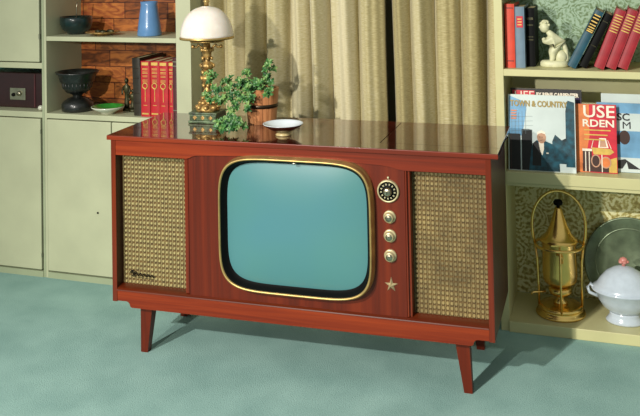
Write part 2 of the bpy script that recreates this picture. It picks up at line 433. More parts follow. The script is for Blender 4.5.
# valance
poly = [(-.613, ZT), (-.613, .664), (-.354, .664), (-.343, .667), (-.333, .672), (-.318, .6755), (-.29, .677)]
for i in range(1, 20):
    t = i/20; poly.append((-.29+t*(.30+.29), .677+.009*math.sin(PI*t)))
poly += [(.30, .677), (.325, .674), (.340, .670), (.352, .667), (.366, .665), (.613, .665), (.613, ZT)]
MB().prism(poly, -.002, .014).build('valance', 'wood_h', tv)
# lower rail with cove ends
poly = [(-.6125, .182), (-.580, .182)]
for i in range(7):
    t = i/6*PI/2; poly.append((-.580+.014*math.sin(t), .182-.015*(1-math.cos(t))))
poly += [(-.560, .163), (.560, .163)]
for i in range(7):
    t = (1-i/6)*PI/2; poly.append((.580-.014*math.sin(t), .182-.015*(1-math.cos(t))))
poly += [(.580, .182), (.6125, .182), (.6125, .216), (-.6125, .216)]
MB().prism(poly, -.002, .016).build('lower_rail', 'wood_h', tv)
# ledge moulding
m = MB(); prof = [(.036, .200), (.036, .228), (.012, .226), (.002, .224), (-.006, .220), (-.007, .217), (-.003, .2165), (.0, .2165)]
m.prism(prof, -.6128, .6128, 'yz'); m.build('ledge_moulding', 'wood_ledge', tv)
# centre front panel
MB().box(-.350, .369, .004, .030, .222, .690, .001).build('front_panel', 'wood_v', tv)
# mouldings either side
m = MB(); m.box(-.366, -.352, .006, .036, .226, .664, .002); m.build('grille_moulding', 'wood_edge', tv)
m = MB(); m.box(.370, .375, .002, .036, .226, .666, .001); m.box(.375, .379, .010, .036, .226, .666); m.box(.379, .384, .006, .036, .226, .666, .001); m.build('grille_moulding', 'wood_edge', tv)
# speaker grilles: woven pads over cloth
def grille(xa, xb, za, zb, nx, nz, right):
    g = MB().box(xa-.006, xb+.004, .040, .046, za-.004, zb+.014).build('speaker_grille', 'grille_back', tv)
    m = MB(); px = (xb-xa)/nx; pz = (zb-za)/nz
    for i in range(nx):
        for j in range(nz):
            cx = xa+(i+.5)*px; cz = za+(j+.5)*pz
            w, h = (px*.31, pz*.30) if not right else (px*.38, pz*.38)
            A = []; B = []
            nseg = 8
            for q in range(nseg):
                an = 2*PI*(q+.5)/nseg; e = 2/3.2 if not right else 2/2.6
                ux = math.copysign(abs(math.cos(an))**e, math.cos(an)); uz = math.copysign(abs(math.sin(an))**e, math.sin(an))
                A.append(m.bm.verts.new((cx+w*ux, .0398, cz+h*uz))); B.append(m.bm.verts.new((cx+w*.72*ux, .0368, cz+h*.72*uz)))
            m.bm.faces.new(B[::-1])
            for q in range(nseg): m.bm.faces.new([A[q], A[(q+1) % nseg], B[(q+1) % nseg], B[q]])
    # thin lattice strands between the pads
    for i in range(nx+1):
        x = xa+i*px; m.box(x-px*.05, x+px*.05, .0388, .0402, za, zb)
    m.build('weave', 'grille_pad_right' if right else 'grille_pad', g)
    return g
gl = grille(-.607, -.3725, .226, .654, 17, 28, False)
gr = grille(.387, .611, .227, .657, 17, 29, True)
# script emblem on the left grille
m = MB()
pts = []
for i in range(60):
    t = i/59; pts.append((-.578+.085*t, .034, .262+.007*math.sin(t*38)*(1-.5*t) - .004*t))
m.tube(pts, .0014, 5); m.tube([(-.585, .034, .264), (-.578, .034, .272), (-.566, .034, .270), (-.572, .034, .256), (-.580, .034, .256)], .0018, 5)
m.tube([(-.575, .034, .252), (-.50, .034, .249)], .0008, 5)
m.build('script_emblem', 'black', gl)
# picture tube surround
CX, CZ = .019, .4745
def sup(a, b, y, n=5.2, N=96, dx=0, dz=0):
    L = []
    for i in range(N):
        t = 2*PI*i/N; c, s = math.cos(t), math.sin(t); e = 2/n
        L.append((CX+dx+a*math.copysign(abs(c)**e, c), y, CZ+dz+b*math.copysign(abs(s)**e, s)))
    return L
A_, B_ = .251, .2105
m = MB(); m.loops([sup(A_+.004, B_+.004, .005), sup(A_+.003, B_+.003, -.012), sup(A_+.0005, B_+.0005, -.016), sup(A_+.001, B_+.001, -.018),
                   sup(A_, B_, -.029), sup(A_-.002, B_-.002, -.032), sup(A_-.006, B_-.006, -.030), sup(A_-.0065, B_-.0065, -.026)])
bz = m.build('screen_bezel', 'brass', tv); bz['label'] = 'brass screen surround'
m = MB(); m.loops([sup(A_-.0065, B_-.0065, -.0265), sup(A_-.009, B_-.009, -.024), sup(A_-.011, B_-.011, -.018), sup(A_-.020, B_-.020, .001), sup(A_-.05, B_-.05, .003)])
m.build('screen_mask', 'black', tv)
m = MB(); L = []
for q in range(0, 9):
    s = 1-q/9; L.append(sup((A_-.0185)*s, (B_-.0185)*s, .001-.016*(1-s**2.4), n=5.2-2.6*(1-s)))
m.loops(L, cap=True); m.build('screen', 'screen', tv)
m = MB(); m.sphere((CX+.005, -.022, CZ+B_-.012), .005, (1.6, .6, .6)); m.build('mask_glint', 'chrome', tv)  # bright blob standing in for a glint at the top of the glass
# controls
def disc_y(m, c, prof, seg=32):
    m.lathe(prof, (0, 0, 0), seg, mat=Matrix.Translation(c) @ Matrix.Rotation(PI/2, 4, 'X'))
    return m
dl = disc_y(MB(), (.318, .004, .600), [(.0345, 0), (.0345, .006), (.0325, .010), (.0295, .010), (.0285, .007)]).build('channel_dial', 'dial_gold', tv)
disc_y(MB(), (.318, .004, .600), [(.0292, .002), (.0288, .0075), (.012, .009), (0, .009)]).build('dial_face', 'black', dl)
m = MB()
for i in range(13):
    a = PI/2-2*PI*(i+.5)/13
    mt = Matrix.Translation((.318+.0215*math.cos(a), -.0043, .600+.0215*math.sin(a))) @ Matrix.Rotation(-a+PI/2, 4, 'Y')
    m.box(-.0017, -.0004, -.0006, .0006, -.0028, .0028, mat=mt); 
    m.box(.0004, .0018, -.0006, .0006, -.0028, .0022, mat=mt)
m.build('dial_numerals', 'ticks', dl)
disc_y(MB(), (.318, -.004, .600), [(.013, 0), (.012, .012), (.009, .015), (0, .014)]).build('dial_knob', 'chrome', dl)
MB().box(.3170, .3195, -.0195, -.0175, .594, .606).build('dial_pointer', 'black', dl)
MB().sphere((.3185, .001, .6405), .0035).build('dial_screw', 'ticks', tv)  # tiny screw head above the channel dial, not a light
for zz in (.522, .465, .405):
    kb = disc_y(MB(), (.3205, .004, zz), [(.0195, 0), (.0195, .004), (.0175, .006), (.015, .006), (.0145, .016), (.0125, .019), (.006, .0195), (0, .0195)]).build('knob', 'dial_gold', tv)
    disc_y(MB(), (.3205, -.0145, zz), [(.0105, 0), (.0100, .0022), (0, .0022)]).build('knob_cap', 'chrome', kb)
    MB().box(.3190, .3205, -.0172, -.0162, zz-.001, zz+.008).build('knob_mark', 'black', kb)
m = MB(); P = []
for i in range(10):
    a = PI/2+i*PI/5; r = .021 if i % 2 == 0 else .0085
    if i == 0: r = .026
    P.append((.321+r*math.cos(a), .316+r*math.sin(a)))
Av = [m.bm.verts.new((x, .003, z)) for x, z in P]; cv = m.bm.verts.new((.321, -.008, .316))
for i in range(10): m.bm.faces.new((Av[i], Av[(i+1) % 10], cv))
m.build('star_emblem', 'dial_gold', tv)
# legs
for sx in (-1, 1):
    for y in (.045, .345):
        MB().taper((sx*.524, y+.01, .186), (.046, .040), (sx*.541, y+.012, .0), (.025, .024)).build('leg', 'wood_v', tv)

# ------------------------------------------------------------------ things on the console (parented coordinates rotated by hand)
def tvw(x, y, z=.729):
    c, s = math.cos(.0224), math.sin(.0224); return (c*x-s*y, s*x+c*y, z)
ZC = .7295
# lamp
lp = thing('table_lamp', 'ornate gilt table lamp with white glass dome shade on the console left end', 'lamp', tvw(-.404, .285, ZC), (0, 0, .0224))
m = MB(); m.box(-.055, .055, -.050, .050, 0, .009, .002); m.box(-.051, .051, -.047, .047, .009, .030, .002); m.box(-.054, .054, -.049, .049, .030, .038, .002)
bs = m.build('base', 'marble', lp)
m = MB()
for sx in (-1, 0, 1):
    for ang in range(4):
        mt = Matrix.Rotation(ang*PI/2, 4, 'Z') @ Matrix.Translation((sx*.030, -.047, .020)) @ Matrix.Rotation(PI/4, 4, 'Y')
        m.box(-.006, .006, -.0015, .0015, -.006, .006, .001, mat=mt)
m.build('gilt_ornament', 'gold', bs)
m = MB(); m.lathe([(0, .038), (.040, .038), (.042, .046), (.034, .056), (.026, .066), (.018, .078), (.012, .090), (.010, .100), (0, .100)], seg=24)
for i in range(8):
    a = i*PI/4
    for rr, zz, s in ((.036, .052, .011), (.026, .068, .010), (.018, .084, .008)):
        m.sphere((rr*math.cos(a+zz*20), rr*math.sin(a+zz*20), zz), s, (1, 1, .8), 10)
m.build('leaf_mound', 'gold', lp)
prof = [(0, .095), (.011, .095), (.013, .105), (.009, .115), (.008, .130), (.012, .138), (.014, .146), (.019, .152), (.017, .160), (.009, .166), (.008, .178),
        (.012, .186), (.018, .192), (.020, .200), (.015, .208), (.008, .214), (.009, .226), (.012, .238), (.012, .246), (.022, .252), (.024, .258), (.014, .262), (.010, .286), (0, .286)]
prof = [(rr_*1.35 if .1 < zz_ < .25 else rr_, zz_) for rr_, zz_ in prof]
m = MB(); m.lathe(prof, seg=24)
for i in range(6):
    a = i*PI/3
    for rr, zz in ((.023, .155), (.019, .175), (.025, .199), (.018, .225), (.022, .256), (.016, .128)): m.sphere((rr*math.cos(a), rr*math.sin(a), zz), .006, (1, 1, 1.2), 8)
m.build('column', 'gold', lp)
m = MB()
for i in range(4):
    a = i*PI/2+.3
    pts = [((.012+.040*t+.006*math.sin(t*6))*math.cos(a), (.012+.040*t+.006*math.sin(t*6))*math.sin(a), .256+.010*math.sin(t*PI*1.6)+.020*t) for t in [q/10 for q in range(11)]]
    m.tube(pts, .004, 6); m.sphere(pts[-1], .007, seg=10)
m.lathe([(.0, .284), (.060, .284), (.062, .289), (0, .291)], seg=32)
m.build('shade_gallery', 'gold', lp)
RS = .0965
m = MB(); m.lathe([(RS-.004, .299), (RS+.001, .295), (RS+.0015, .300), (RS-.001, .304)], seg=64); m.build('shade_rim', 'brass', lp)
prof = [(RS-.006, .299), (RS-.001, .299)]
for i in range(1, 15):
    t = i/14*PI/2; prof.append(((RS-.001)*math.cos(t)**.85 if i < 14 else .016, .299+.112*math.sin(t)))
prof += [(.012, .411)]
m = MB(); m.lathe(prof, seg=64); o = m.build('lamp_shade', 'opal', lp); so = o.modifiers.new('t', 'SOLIDIFY'); so.thickness = .003
m = MB(); m.lathe([(0, .274), (.009, .274), (.009, .425), (.013, .428), (.008, .434), (0, .440)], seg=16); m.build('finial_rod', 'brass', lp)

# planter
pl = thing('potted_plant', 'tan wooden bucket planter with trailing green small leaved plant behind the white dish', 'plant', tvw(-.205, .305, ZC), (0, 0, .0224))
m = MB(); NS = 16
for i in range(NS):
    a0 = 2*PI*i/NS+.012; a1 = 2*PI*(i+1)/NS-.012
    def q(a, r, z): return (r*math.cos(a), r*math.sin(a), z)
    lo = [q(a0, .050, 0), q((a0+a1)/2, .0505, 0), q(a1, .050, 0), q(a1, .042, 0), q(a0, .042, 0)]
    hi = [q(a0, .0615, .122), q((a0+a1)/2, .062, .122), q(a1, .0615, .122), q(a1, .054, .122), q(a0, .054, .122)]
    A = [m.bm.verts.new(p) for p in lo]; B = [m.bm.verts.new(p) for p in hi]
    m.bm.faces.new(A); m.bm.faces.new(B[::-1])
    for j in range(5): m.bm.faces.new([A[j], A[(j+1) % 5], B[(j+1) % 5], B[j]])
m.lathe([(0, .004), (.046, .004), (.046, .008), (0, .008)], seg=24)
pot = m.build('bucket', 'terracotta_wood', pl)
m = MB()
for z0, hh in ((.056, .013),):
    r = .050+z0/.122*.0118
    m.lathe([(r+.0005, z0), (r+.0022, z0), (r+.0022+hh*.1, z0+hh), (r+.0005+hh*.1, z0+hh)], seg=40)
m.build('band', 'iron_band', pl)
MB().lathe([(0, .112), (.030, .114), (.054, .108), (.050, .100), (0, .100)], seg=24).build('soil', 'soil', pl)
stems = MB(); leaf = MB()
def add_leaf(p, d, up, L):
    d = d.normalized(); s = d.cross(up)
    if s.length < .01: s = Vector((1, 0, 0))
    s.normalize(); n = s.cross(d)
    W = L*.27
    rows = [(0, 0, 0), (.35, .8, .10), (.65, .9, .10), (1.0, 0, -.06)]
    b = leaf.bm; c0 = b.verts.new(p); prev = None
    c = [b.verts.new(p+d*L*t+n*L*h) for t, w, h in rows[1:]]
    l = [b.verts.new(p+d*L*t+s*W*w+n*L*(h+.10)) for t, w, h in rows[1:3]]
    r = [b.verts.new(p+d*L*t-s*W*w+n*L*(h+.10)) for t, w, h in rows[1:3]]
    for S in (l, r):
        b.faces.new((c0, c[0], S[0])); b.faces.new((c[0], c[1], S[1], S[0])); b.faces.new((c[1], c[2], S[1]))
def rosette(p, up, L, n=6):
    up = Vector(up).normalized(); a = up.orthogonal().normalized(); bb = up.cross(a); ph = random.random()*6
    for i in range(n):
        an = ph+2*PI*i/n+random.uniform(-.3, .3)
        add_leaf(Vector(p), a*math.cos(an)+bb*math.sin(an)+up*random.uniform(.1, .7), up, L*random.uniform(.75, 1.2))
def branch(pts, dens=9, L=.016, r=.0016):
    P = [Vector(p) for p in pts]; C = []
    for i in range(len(P)-1):
        p0 = P[max(i-1, 0)]; p1 = P[i]; p2 = P[i+1]; p3 = P[min(i+2, len(P)-1)]
        for q in range(6):
            t = q/6; C.append(.5*((2*p1)+(p2-p0)*t+(2*p0-5*p1+4*p2-p3)*t*t+(3*p1-p0-3*p2+p3)*t**3))
    C.append(P[-1]); stems.tube(C, r, 5, r2=r*.5)
    tot = len(C)
    for i in range(2, tot, 2 if dens > 5 else 3):
        for rep in range(random.choice((1, 2, 2))):
            off = Vector((random.uniform(-1, 1), random.uniform(-1, 1), random.uniform(-.8, 1)))*.013
            rosette(C[i]+off, Vector((off.x*60, -1+off.y*40, .7+random.uniform(-.3, .5))), L, random.choice((5, 6)))
    rosette(C[-1], (C[-1]-C[-2])+Vector((0, -.002, .002)), L*1.1, 7)
T = .118
branch([(.0, .0, T), (.010, -.005, T+.035), (.028, -.01, T+.065), (.034, -.01, T+.088)], 9, .017)      # tall sprig
branch([(.01, .0, T), (.02, -.02, T+.03), (.045, -.03, T+.030)], 9)
branch([(.0, -.02, T), (.0, -.04, T+.025), (.035, -.065, T+.012), (.052, -.07, T-.004)], 9)
branch([(-.01, -.02, T), (-.03, -.03, T+.04), (-.045, -.03, T+.058)], 9)
branch([(-.02, -.01, T), (-.05, -.03, T+.025), (-.09, -.04, T+.03), (-.125, -.04, T+.022)], 9)
branch([(-.02, -.02, T), (-.05, -.05, T+.010), (-.10, -.07, T), (-.135, -.08, T+.004), (-.155, -.08, T+.030), (-.165, -.08, T+.055)], 9)
branch([(-.02, -.02, T), (-.04, -.07, T), (-.08, -.09, T-.025), (-.11, -.10, T-.03)], 9)
branch([(-.01, -.03, T), (-.03, -.08, T-.015), (-.05, -.10, T-.045), (-.06, -.11, T-.06)], 9)
branch([(.0, -.03, T), (-.01, -.065, T+.005), (-.012, -.08, T-.03), (-.015, -.085, T-.055)], 9)
branch([(-.02, -.01, T), (-.06, -.06, T+.02), (-.11, -.08, T-.02), (-.155, -.09, T-.025), (-.175, -.09, T-.012)], 9)
branch([(-.02, -.03, T), (-.055, -.10, T-.02), (-.07, -.12, T-.07), (-.05, -.155, .040), (-.035, -.19, .028), (.01, -.205, .026)], 5, .017)
branch([(-.05, -.155, .040), (-.065, -.19, .030), (-.075, -.205, .026)], 9, .018)
branch([(-.05, -.155, .040), (-.055, -.215, .028), (-.05, -.240, .024)], 9, .018)
branch([(-.04, -.17, .032), (-.01, -.215, .027), (-.015, -.235, .025)], 9, .018)
stems.build('stems', 'stem', pl); leaf.build('foliage', 'leaf', pl, recalc=False)

# dish
ds = thing('footed_dish', 'bluish white shallow dish with dark brown outside on the console top beside the bucket planter', 'dish', tvw(-.058, .115, ZC), (0, 0, .0224))
MB().lathe([(0, 0), (.024, 0), (.026, .003), (.020, .008), (.017, .012), (0, .012)], seg=40).build('foot', 'bowl_foot', ds)
MB().lathe([(0, .012), (.020, .012), (.040, .019), (.060, .031), (.066, .037), (.065, .0385)], seg=56).build('underside', 'bowl_brown', ds)
MB().lathe([(0, .017), (.020, .018), (.040, .024), (.058, .034), (.064, .039), (.0665, .0392), (.0665, .038)], seg=56).build('bowl', 'bowl_white', ds)

# ------------------------------------------------------------------ left shelves
ZW = .6775; ZU = .9955
def lathe_thing(name, label, cat, loc, parts, group=None, seg=40):
    t = thing(name, label, cat, loc, (0, 0, 0), group)
    for nm, prof, mt in parts: MB().lathe(prof, seg=seg).build(nm, mt, t)
    return t
u = thing('urn', 'black stoneware urn with flared rim and heavy round foot beside the green dish', 'urn', (-1.178, .615, ZW))
k_ = 1.0
m = MB(); m.lathe([(0, 0), (.062, 0), (.066, .006), (.066, .030), (.060, .038), (.044, .050), (.030, .056), (0, .056)], seg=48); m.build('foot', 'urn', u)
m = MB(); m.lathe([(0, .054), (.022, .054), (.018, .062), (.024, .069), (.040, .076), (.056, .090), (.062, .105), (.064, .118), (.072, .124), (.073, .130), (.078, .148), (.088, .158), (.090, .164), (.084, .164), (.070, .150), (.058, .110), (.030, .082), (0, .080)], seg=48)
m.build('bowl', 'urn', u)
m = MB()
for i in range(24):
    a = 2*PI*i/24; m.tube([(.044*math.cos(a), .044*math.sin(a), .080), (.059*math.cos(a), .059*math.sin(a), .098), (.0635*math.cos(a), .0635*math.sin(a), .118)], .0025, 6)
m.build('ribs', 'urn', u)
lathe_thing('glazed_dish', 'small shallow dish, bright green inside and white outside, in front of the dark urn', 'dish', (-1.010, .580, ZW), [
    ('outside', [(0, 0), (.028, 0), (.030, .006), (.045, .013), (.066, .025), (.068, .030), (.066, .030)], 'ceramic_white'),
    ('inside', [(0, .010), (.030, .012), (.052, .020), (.066, .0302)], 'green_glaze')])
def figurine(x, y, z, h, rot, label):
    t = thing('figurine', label, 'figurine', (x, y, z), (0, 0, rot), 'bronze figurines on the worktop')
    MB().lathe([(0, 0), (.016, 0), (.017, .006), (.014, .012), (0, .012)], seg=20).build('plinth', 'bronze', t)
    s = h/.13; m = MB()
    m.lathe([(0, .010), (.013, .011), (.011, .030), (.009, .050), (.008, .062), (.012, .075), (.014, .088), (.012, .098), (.005, .104), (.005, .108), (0, .108)], seg=16, sy=.75)
    m.sphere((0, 0, .117*1), .009, (1, 1, 1.2), 14)
    m.tube([(-.012, 0, .096), (-.018, -.004, .078), (-.012, -.014, .066)], .0042, 7); m.tube([(.012, 0, .096), (.019, -.004, .080), (.014, -.012, .062)], .0042, 7)
    m.tube([(.015, -.012, .012), (.015, -.013, .105)], .0016, 5)
    o = m.build('figure', 'bronze', t); o.scale = (1, 1, s)
    return t
figurine(-.966, .655, ZW, .138, 0, 'taller slim dark bronze figurine standing left of the dark leather book')
figurine(-.927, .640, ZW, .095, .5, 'shorter dark bronze figurine touching the dark leather book')

def make_book(name, label, w, d, h, mat, group=None, cat='book', deco=None, pages='pages'):
    """origin at the spine's bottom left corner; spine faces -Y"""
    t = thing(name, label, cat, group=group); t['w_'] = w
    m = MB(); c = .0025
    m.box(0, c, 0, d, 0, h, .0006); m.box(w-c, w, 0, d, 0, h, .0006)
    P = [(0, .002)]
    for i in range(9):
        a = i/8*PI; P.append((w/2-w/2*math.cos(a), .002-.004*math.sin(a)))
    P += [(w, .005), (0, .005)]
    m.prism(P[1:], 0, h, 'xy'); m.build('cover', mat, t)
    MB().box(c, w-c, .005, d-.004, .003, h-.003).build('page_block', pages, t)
    if deco: deco(t, w, h)
    return t
def place(t, x, y, z, tilt=0, rz=0, label=None):
    t.location = (x, y, z+max(0, math.sin(tilt))*t.get('w_', 0)); t.rotation_euler = (0, tilt, rz)
    if label: t['label'] = label
    return t
def deco_volume(t, w, h):
    m = MB(); y0 = -.0024; cx = w/2
    def bar(a, b, z, dz): m.box(a, b, y0-.0006, y0+.0012, z, z+dz)
    bar(w*.14, w*.86, h*.925, .012)
    for z in (.86, .84, .80, .775): bar(w*.2, w*.8, h*z, .0022)
    for z in (.735, .715, .66, .64, .62): bar(w*.22, w*.78, h*z, .0016)
    # ring ornament with a long tassel
    pts = [(cx+w*.27*math.cos(2*PI*i/16), y0-.0006, h*.555+w*.27*math.sin(2*PI*i/16)) for i in range(16)]
    m.tube(pts, .0024, 5, closed=True)
    bar(cx-.0012, cx+.0012, h*.27, h*.24); bar(cx-.0035, cx+.0035, h*.49, .004); bar(w*.3, w*.7, h*.2, .002)
    m.build('spine_gilding', 'gilt', t)
    m = MB(); bar(w*.14, w*.86, h*.04, .006); m.build('foot_band', 'gilt', t)
lb = make_book('book', 'tall dark leather book with a worn spine, left end of the left shelf row', .036, .20, .232, 'leather')
place(lb, -.878, .562, ZW, -.03)
for z in (.05, .09, .15, .19): MB().box(.004, .030, -.0035, -.001, z, z+.002).build('spine_band', 'iron_band', lb)
G = 'red and gilt volumes on the left shelf'
rb = make_book('book', 'red gilt volume, leftmost of the matching red set beside the leather book', .0405, .17, .222, 'red_book', G, deco=deco_volume)
labs = [None, 'red gilt volume, second from the left in the matching red set', 'red gilt volume, third from the left in the matching red set', 'red gilt volume, narrowest of the matching red set, beside the dark maroon book']
for i in range(4):
    b = rb if i == 0 else copy_tree(rb)
    place(b, -.8395+i*.0407, .553+.004*(i % 2), ZW, 0, 0, labs[i] or rb['label'])
b.scale = (.62, 1, 1)
mb_ = make_book('book', 'dark maroon book with silver spine lines, standing against the cream upright of the left shelf', .022, .19, .240, 'maroon_book')
place(mb_, -.6915, .545, ZW)
for z in (.03, .205, .222): MB().box(.001, .021, -.0032, -.001, z, z+.003).build('spine_line', 'steel', mb_)

# upper left shelf
b = lathe_thing('bowl', 'dark teal round bowl with ladle handle on the upper left shelf', 'bowl', (-1.200, .645, ZU), [
    ('bowl', [(0, 0), (.034, 0), (.038, .005), (.058, .020), (.067, .042), (.068, .062), (.067, .074), (.063, .074), (.060, .045), (.040, .014), (0, .010)], 'teal_bowl')])
m = MB(); m.tube([(.0, .0, .016), (.008, -.01, .07), (.012, -.014, .115), (.016, -.014, .135)], .003, 7); m.sphere((0, 0, .022), .014, (1, 1, .6)); m.build('ladle', 'chrome', b)
a = lathe_thing('ashtray', 'low mottled brass dish on the upper left shelf between bowl and blue vase', 'dish', (-1.052, .615, ZU), [
    ('tray', [(0, 0), (.035, 0), (.040, .004), (.055, .009), (.070, .012), (.072, .015), (.066, .015), (.045, .011), (.030, .007), (0, .006)], 'gold')])
m = MB(); m.sphere((.0, .0, .013), .013, (1.3, 1, .7)); m.sphere((.028, .012, .015), .012, (1.6, .7, .7)); m.sphere((-.03, .01, .014), .010, (1.4, .8, .7)); m.build('ornament', 'bronze', a)
lathe_thing('vase', 'plain blue tapering vase near the right end of the upper left shelf', 'vase', (-.838, .625, ZU), [
    ('body', [(0, 0), (.048, 0), (.050, .004), (.046, .040), (.039, .090), (.034, .125), (.036, .140), (.030, .140), (.032, .090), (.040, .010), (0, .008)], 'blue')])

# niche: tape deck / radio cabinet
rd = thing('radio', 'dark maroon radio with a grey metal front plate in the niche at the far left', 'radio', (-1.44, .60, .6805))
MB().box(-.225, .080, 0, .18, 0, .150, .004).build('case', 'niche_dark', rd)
p = MB().box(-.098, -.020, -.004, .002, .034, .084, .001).build('control_plate', 'steel', rd)
disc_y(MB(), (-.048, -.003, .062), [(.011, 0), (.010, .010), (0, .011)], 20).build('knob', 'chrome', p)
disc_y(MB(), (-.078, -.003, .056), [(.008, 0), (.007, .009), (0, .010)], 20).build('knob', 'black', p)
MB().box(.024, .030, -.003, .001, .005, .145).build('trim_strip', 'maroon_book', rd)
rd.location = (-1.405, .60, .6805)
tag(MB().sphere((0, 0, .011), .011, (1.1, 1, 1)).build('trinket', 'ceramic_white', None, (-1.323, .562, .6803)), 'tiny round white ornament standing in front of the dark radio', 'ornament')

# ------------------------------------------------------------------ right shelves
ZR = .9065; ZM = .5505; ZBs = .0375
def deco_lines(zs, mat='gilt', a=.15, b_=.85):
    def f(t, w, h):
        for z, dz in zs: MB().box(w*a, w*b_, -.0028, -.001, h*z, h*z+dz).build('spine_line', mat, t)
    return f
place(make_book('book', 'vermilion red book, first at the left of the right upper shelf', .0335, .17, .225, 'orange_book', deco=deco_lines([(.93, .003), (.1, .003)], 'maroon_book')), .613, .570, ZR)
bg = make_book('book', 'blue grey book with a red spine label beside the vermilion book', .0325, .17, .215, 'bluegrey_book')
m = MB(); m.box(.005, .0275, -.0030, -.001, .142, .182); m.build('spine_label', 'ink_red', bg)
m = MB()
for z in (.150, .160, .170): m.box(.009, .0235, -.0036, -.0028, z, z+.0035)
m.build('spine_lettering', 'gilt', bg)
place(bg, .648, .572, ZR)
place(make_book('book', 'black book standing right of the blue grey book', .030, .15, .208, 'black_book', deco=deco_lines([(.8, .008), (.7, .004), (.5, .003), (.45, .003)], 'bronze')), .682, .610, ZR)

# statuette
st = thing('statuette', 'white porcelain statuette of a crouching child on an oval base on the right upper shelf', 'statuette', (.776, .625, ZR))
MB().lathe([(0, 0), (.046, 0), (.049, .005), (.048, .016), (.042, .022), (0, .024)], seg=32, sy=.7).build('base', 'statue', st)
def skin(name, mat, parent, verts, edges, radii, lv=2):
    me = bpy.data.meshes.new(name); me.from_pydata(verts, edges, []); o = bpy.data.objects.new(name, me); COL.objects.link(o)
    md = o.modifiers.new('s', 'SKIN'); md.use_smooth_shade = True
    if not me.skin_vertices: 
        bpy.context.view_layer.objects.active = o
    for i, r in enumerate(radii): me.skin_vertices[0].data[i].radius = (r, r)
    me.skin_vertices[0].data[0].use_root = True
    sb = o.modifiers.new('u', 'SUBSURF'); sb.levels = lv; sb.render_levels = lv
    bpy.context.view_layer.update()
    me2 = bpy.data.meshes.new_from_object(o.evaluated_get(bpy.context.evaluated_depsgraph_get()))
    bpy.data.objects.remove(o)
    o = bpy.data.objects.new(name, me2); COL.objects.link(o); o.parent = parent
    me2.materials.clear(); me2.materials.append(M[mat])
    for p in me2.polygons: p.use_smooth = True
    return o
V = [(.024, .004, .058), (.014, 0, .080), (.000, -.004, .100), (-.012, -.006, .116), (-.022, -.008, .128),      # pelvis..head base
     (-.010, -.018, .054), (-.002, -.012, .030), (-.012, -.020, .020),                                          # near leg: knee, ankle, toe
     (.004, .022, .050), (.012, .014, .030), (.000, .020, .020),                                               # far leg
     (-.006, -.022, .100), (-.022, -.026, .088), (-.036, -.014, .092),                                           # near arm
     (-.006, .014, .104), (-.026, .014, .092), (-.038, -.004, .096)]                                              # far arm
E_ = [(0,1), (1,2), (2,3), (3,4), (0,5), (5,6), (6,7), (0,8), (8,9), (9,10), (2,11), (11,12), (12,13), (2,14), (14,15), (15,16)]
R_ = [.025, .025, .023, .013, .012, .016, .011, .008, .016, .011, .008, .012, .009, .008, .012, .009, .008]
fg = skin('body', 'statue', st, V, E_, R_)
m = MB(); m.sphere((-.030, -.010, .140), .0175, (1, 1, 1.12), 20); m.sphere((-.046, -.014, .140), .003, (1.2, 1, 1), 8)
for i in range(26):
    a = random.uniform(0, 2*PI); e = random.uniform(.1, 1.4)
    m.sphere((-.028+.016*math.cos(a)*math.cos(e), -.009+.016*math.sin(a)*math.cos(e), .145+.017*math.sin(e)), .005, seg=8)
m.build('head', 'statue', st)
m = MB(); m.sphere((.022, .004, .034), .020, (1.2, 1.1, 1.3), 16); m.sphere((.034, .006, .026), .014, (1, 1, 1), 12); m.build('rock_seat', 'statue', st)
m = MB(); m.tube([(.028, .004, .090), (.040, .006, .060), (.044, .004, .028), (.040, 0, .018)], .010, 10, r2=.006); m.build('drapery', 'statue', st)

# leaning books
def gold_block(t, w, h):
    m = MB()
    for i in range(7): m.box(w*.12, w*.88, -.0030, -.001, h*(.62+.045*i), h*(.62+.045*i)+.0035)
    m.build('spine_lettering', 'gilt', t)
def label_block(t, w, h):
    m = MB(); m.box(w*.06, w*.94, -.0028, -.001, h*.62, h*.93); g = m.build('spine_label', 'black_book', t)
    m = MB()
    for z in (.63, .66, .70, .745, .80, .86, .91): m.box(w*.14, w*.86, -.0036, -.0026, h*z, h*z+.004)
    m.build('spine_lettering', 'gilt', g)
tb = make_book('book', 'teal book with black and gilt spine label leaning right beside the statuette', .030, .16, .218, 'teal_book', deco=label_block)
place(tb, .823, .575, ZR, .475)
b2 = make_book('book', 'black book leaning between the teal book and the crimson books', .026, .16, .205, 'black_book', deco=deco_lines([(.4, .002), (.85, .003)], 'bronze'))
place(b2, .862, .590, ZR, .47)
G = 'crimson gilt volumes leaning on the right shelf'
rb2 = make_book('book', 'crimson gilt volume leaning right, first after the black leaning book', .0335, .15, .215, 'crimson_book', G, deco=gold_block)
place(rb2, .912, .565, ZR, .38)
c2 = copy_tree(rb2); place(c2, .9505, .568, ZR, .38, 0, 'crimson gilt volume leaning right, second from the left of the crimson set')
c3 = copy_tree(rb2); place(c3, .9885, .570, ZR, .38, 0, 'crimson gilt volume leaning right, cut by the right edge of the photo')

# magazines
def magazine(name, label, w, h, mat, loc, lean, rz=0, thick=.005):
    t = thing(name, label, 'magazine', loc, (-lean, 0, rz))
    MB().box(0, w, 0, thick, 0, h, .0006).build('cover', mat, t)
    MB().box(.001, w-.0005, .0012, thick-.0012, .0008, h+.0002).build('page_block', 'pages', t)
    return t
def patch(parent, name, polys, y=-.0004):
    """flat printed shapes: list of (material, [(x,z)...])"""
    mats = []; m = MB()
    for i, (mt, poly) in enumerate(polys):
        if mt not in mats: mats.append(mt)
        m.mi = mats.index(mt)
        yy = y-.00008*i
        vs = [m.bm.verts.new((x, yy, z)) for x, z in poly]; m._face(vs)
    o = m.build(name, mats, parent)
    return o
def ell(cx, cz, rx, rz, n=20): return [(cx+rx*math.cos(2*PI*i/n), cz+rz*math.sin(2*PI*i/n)) for i in range(n)]
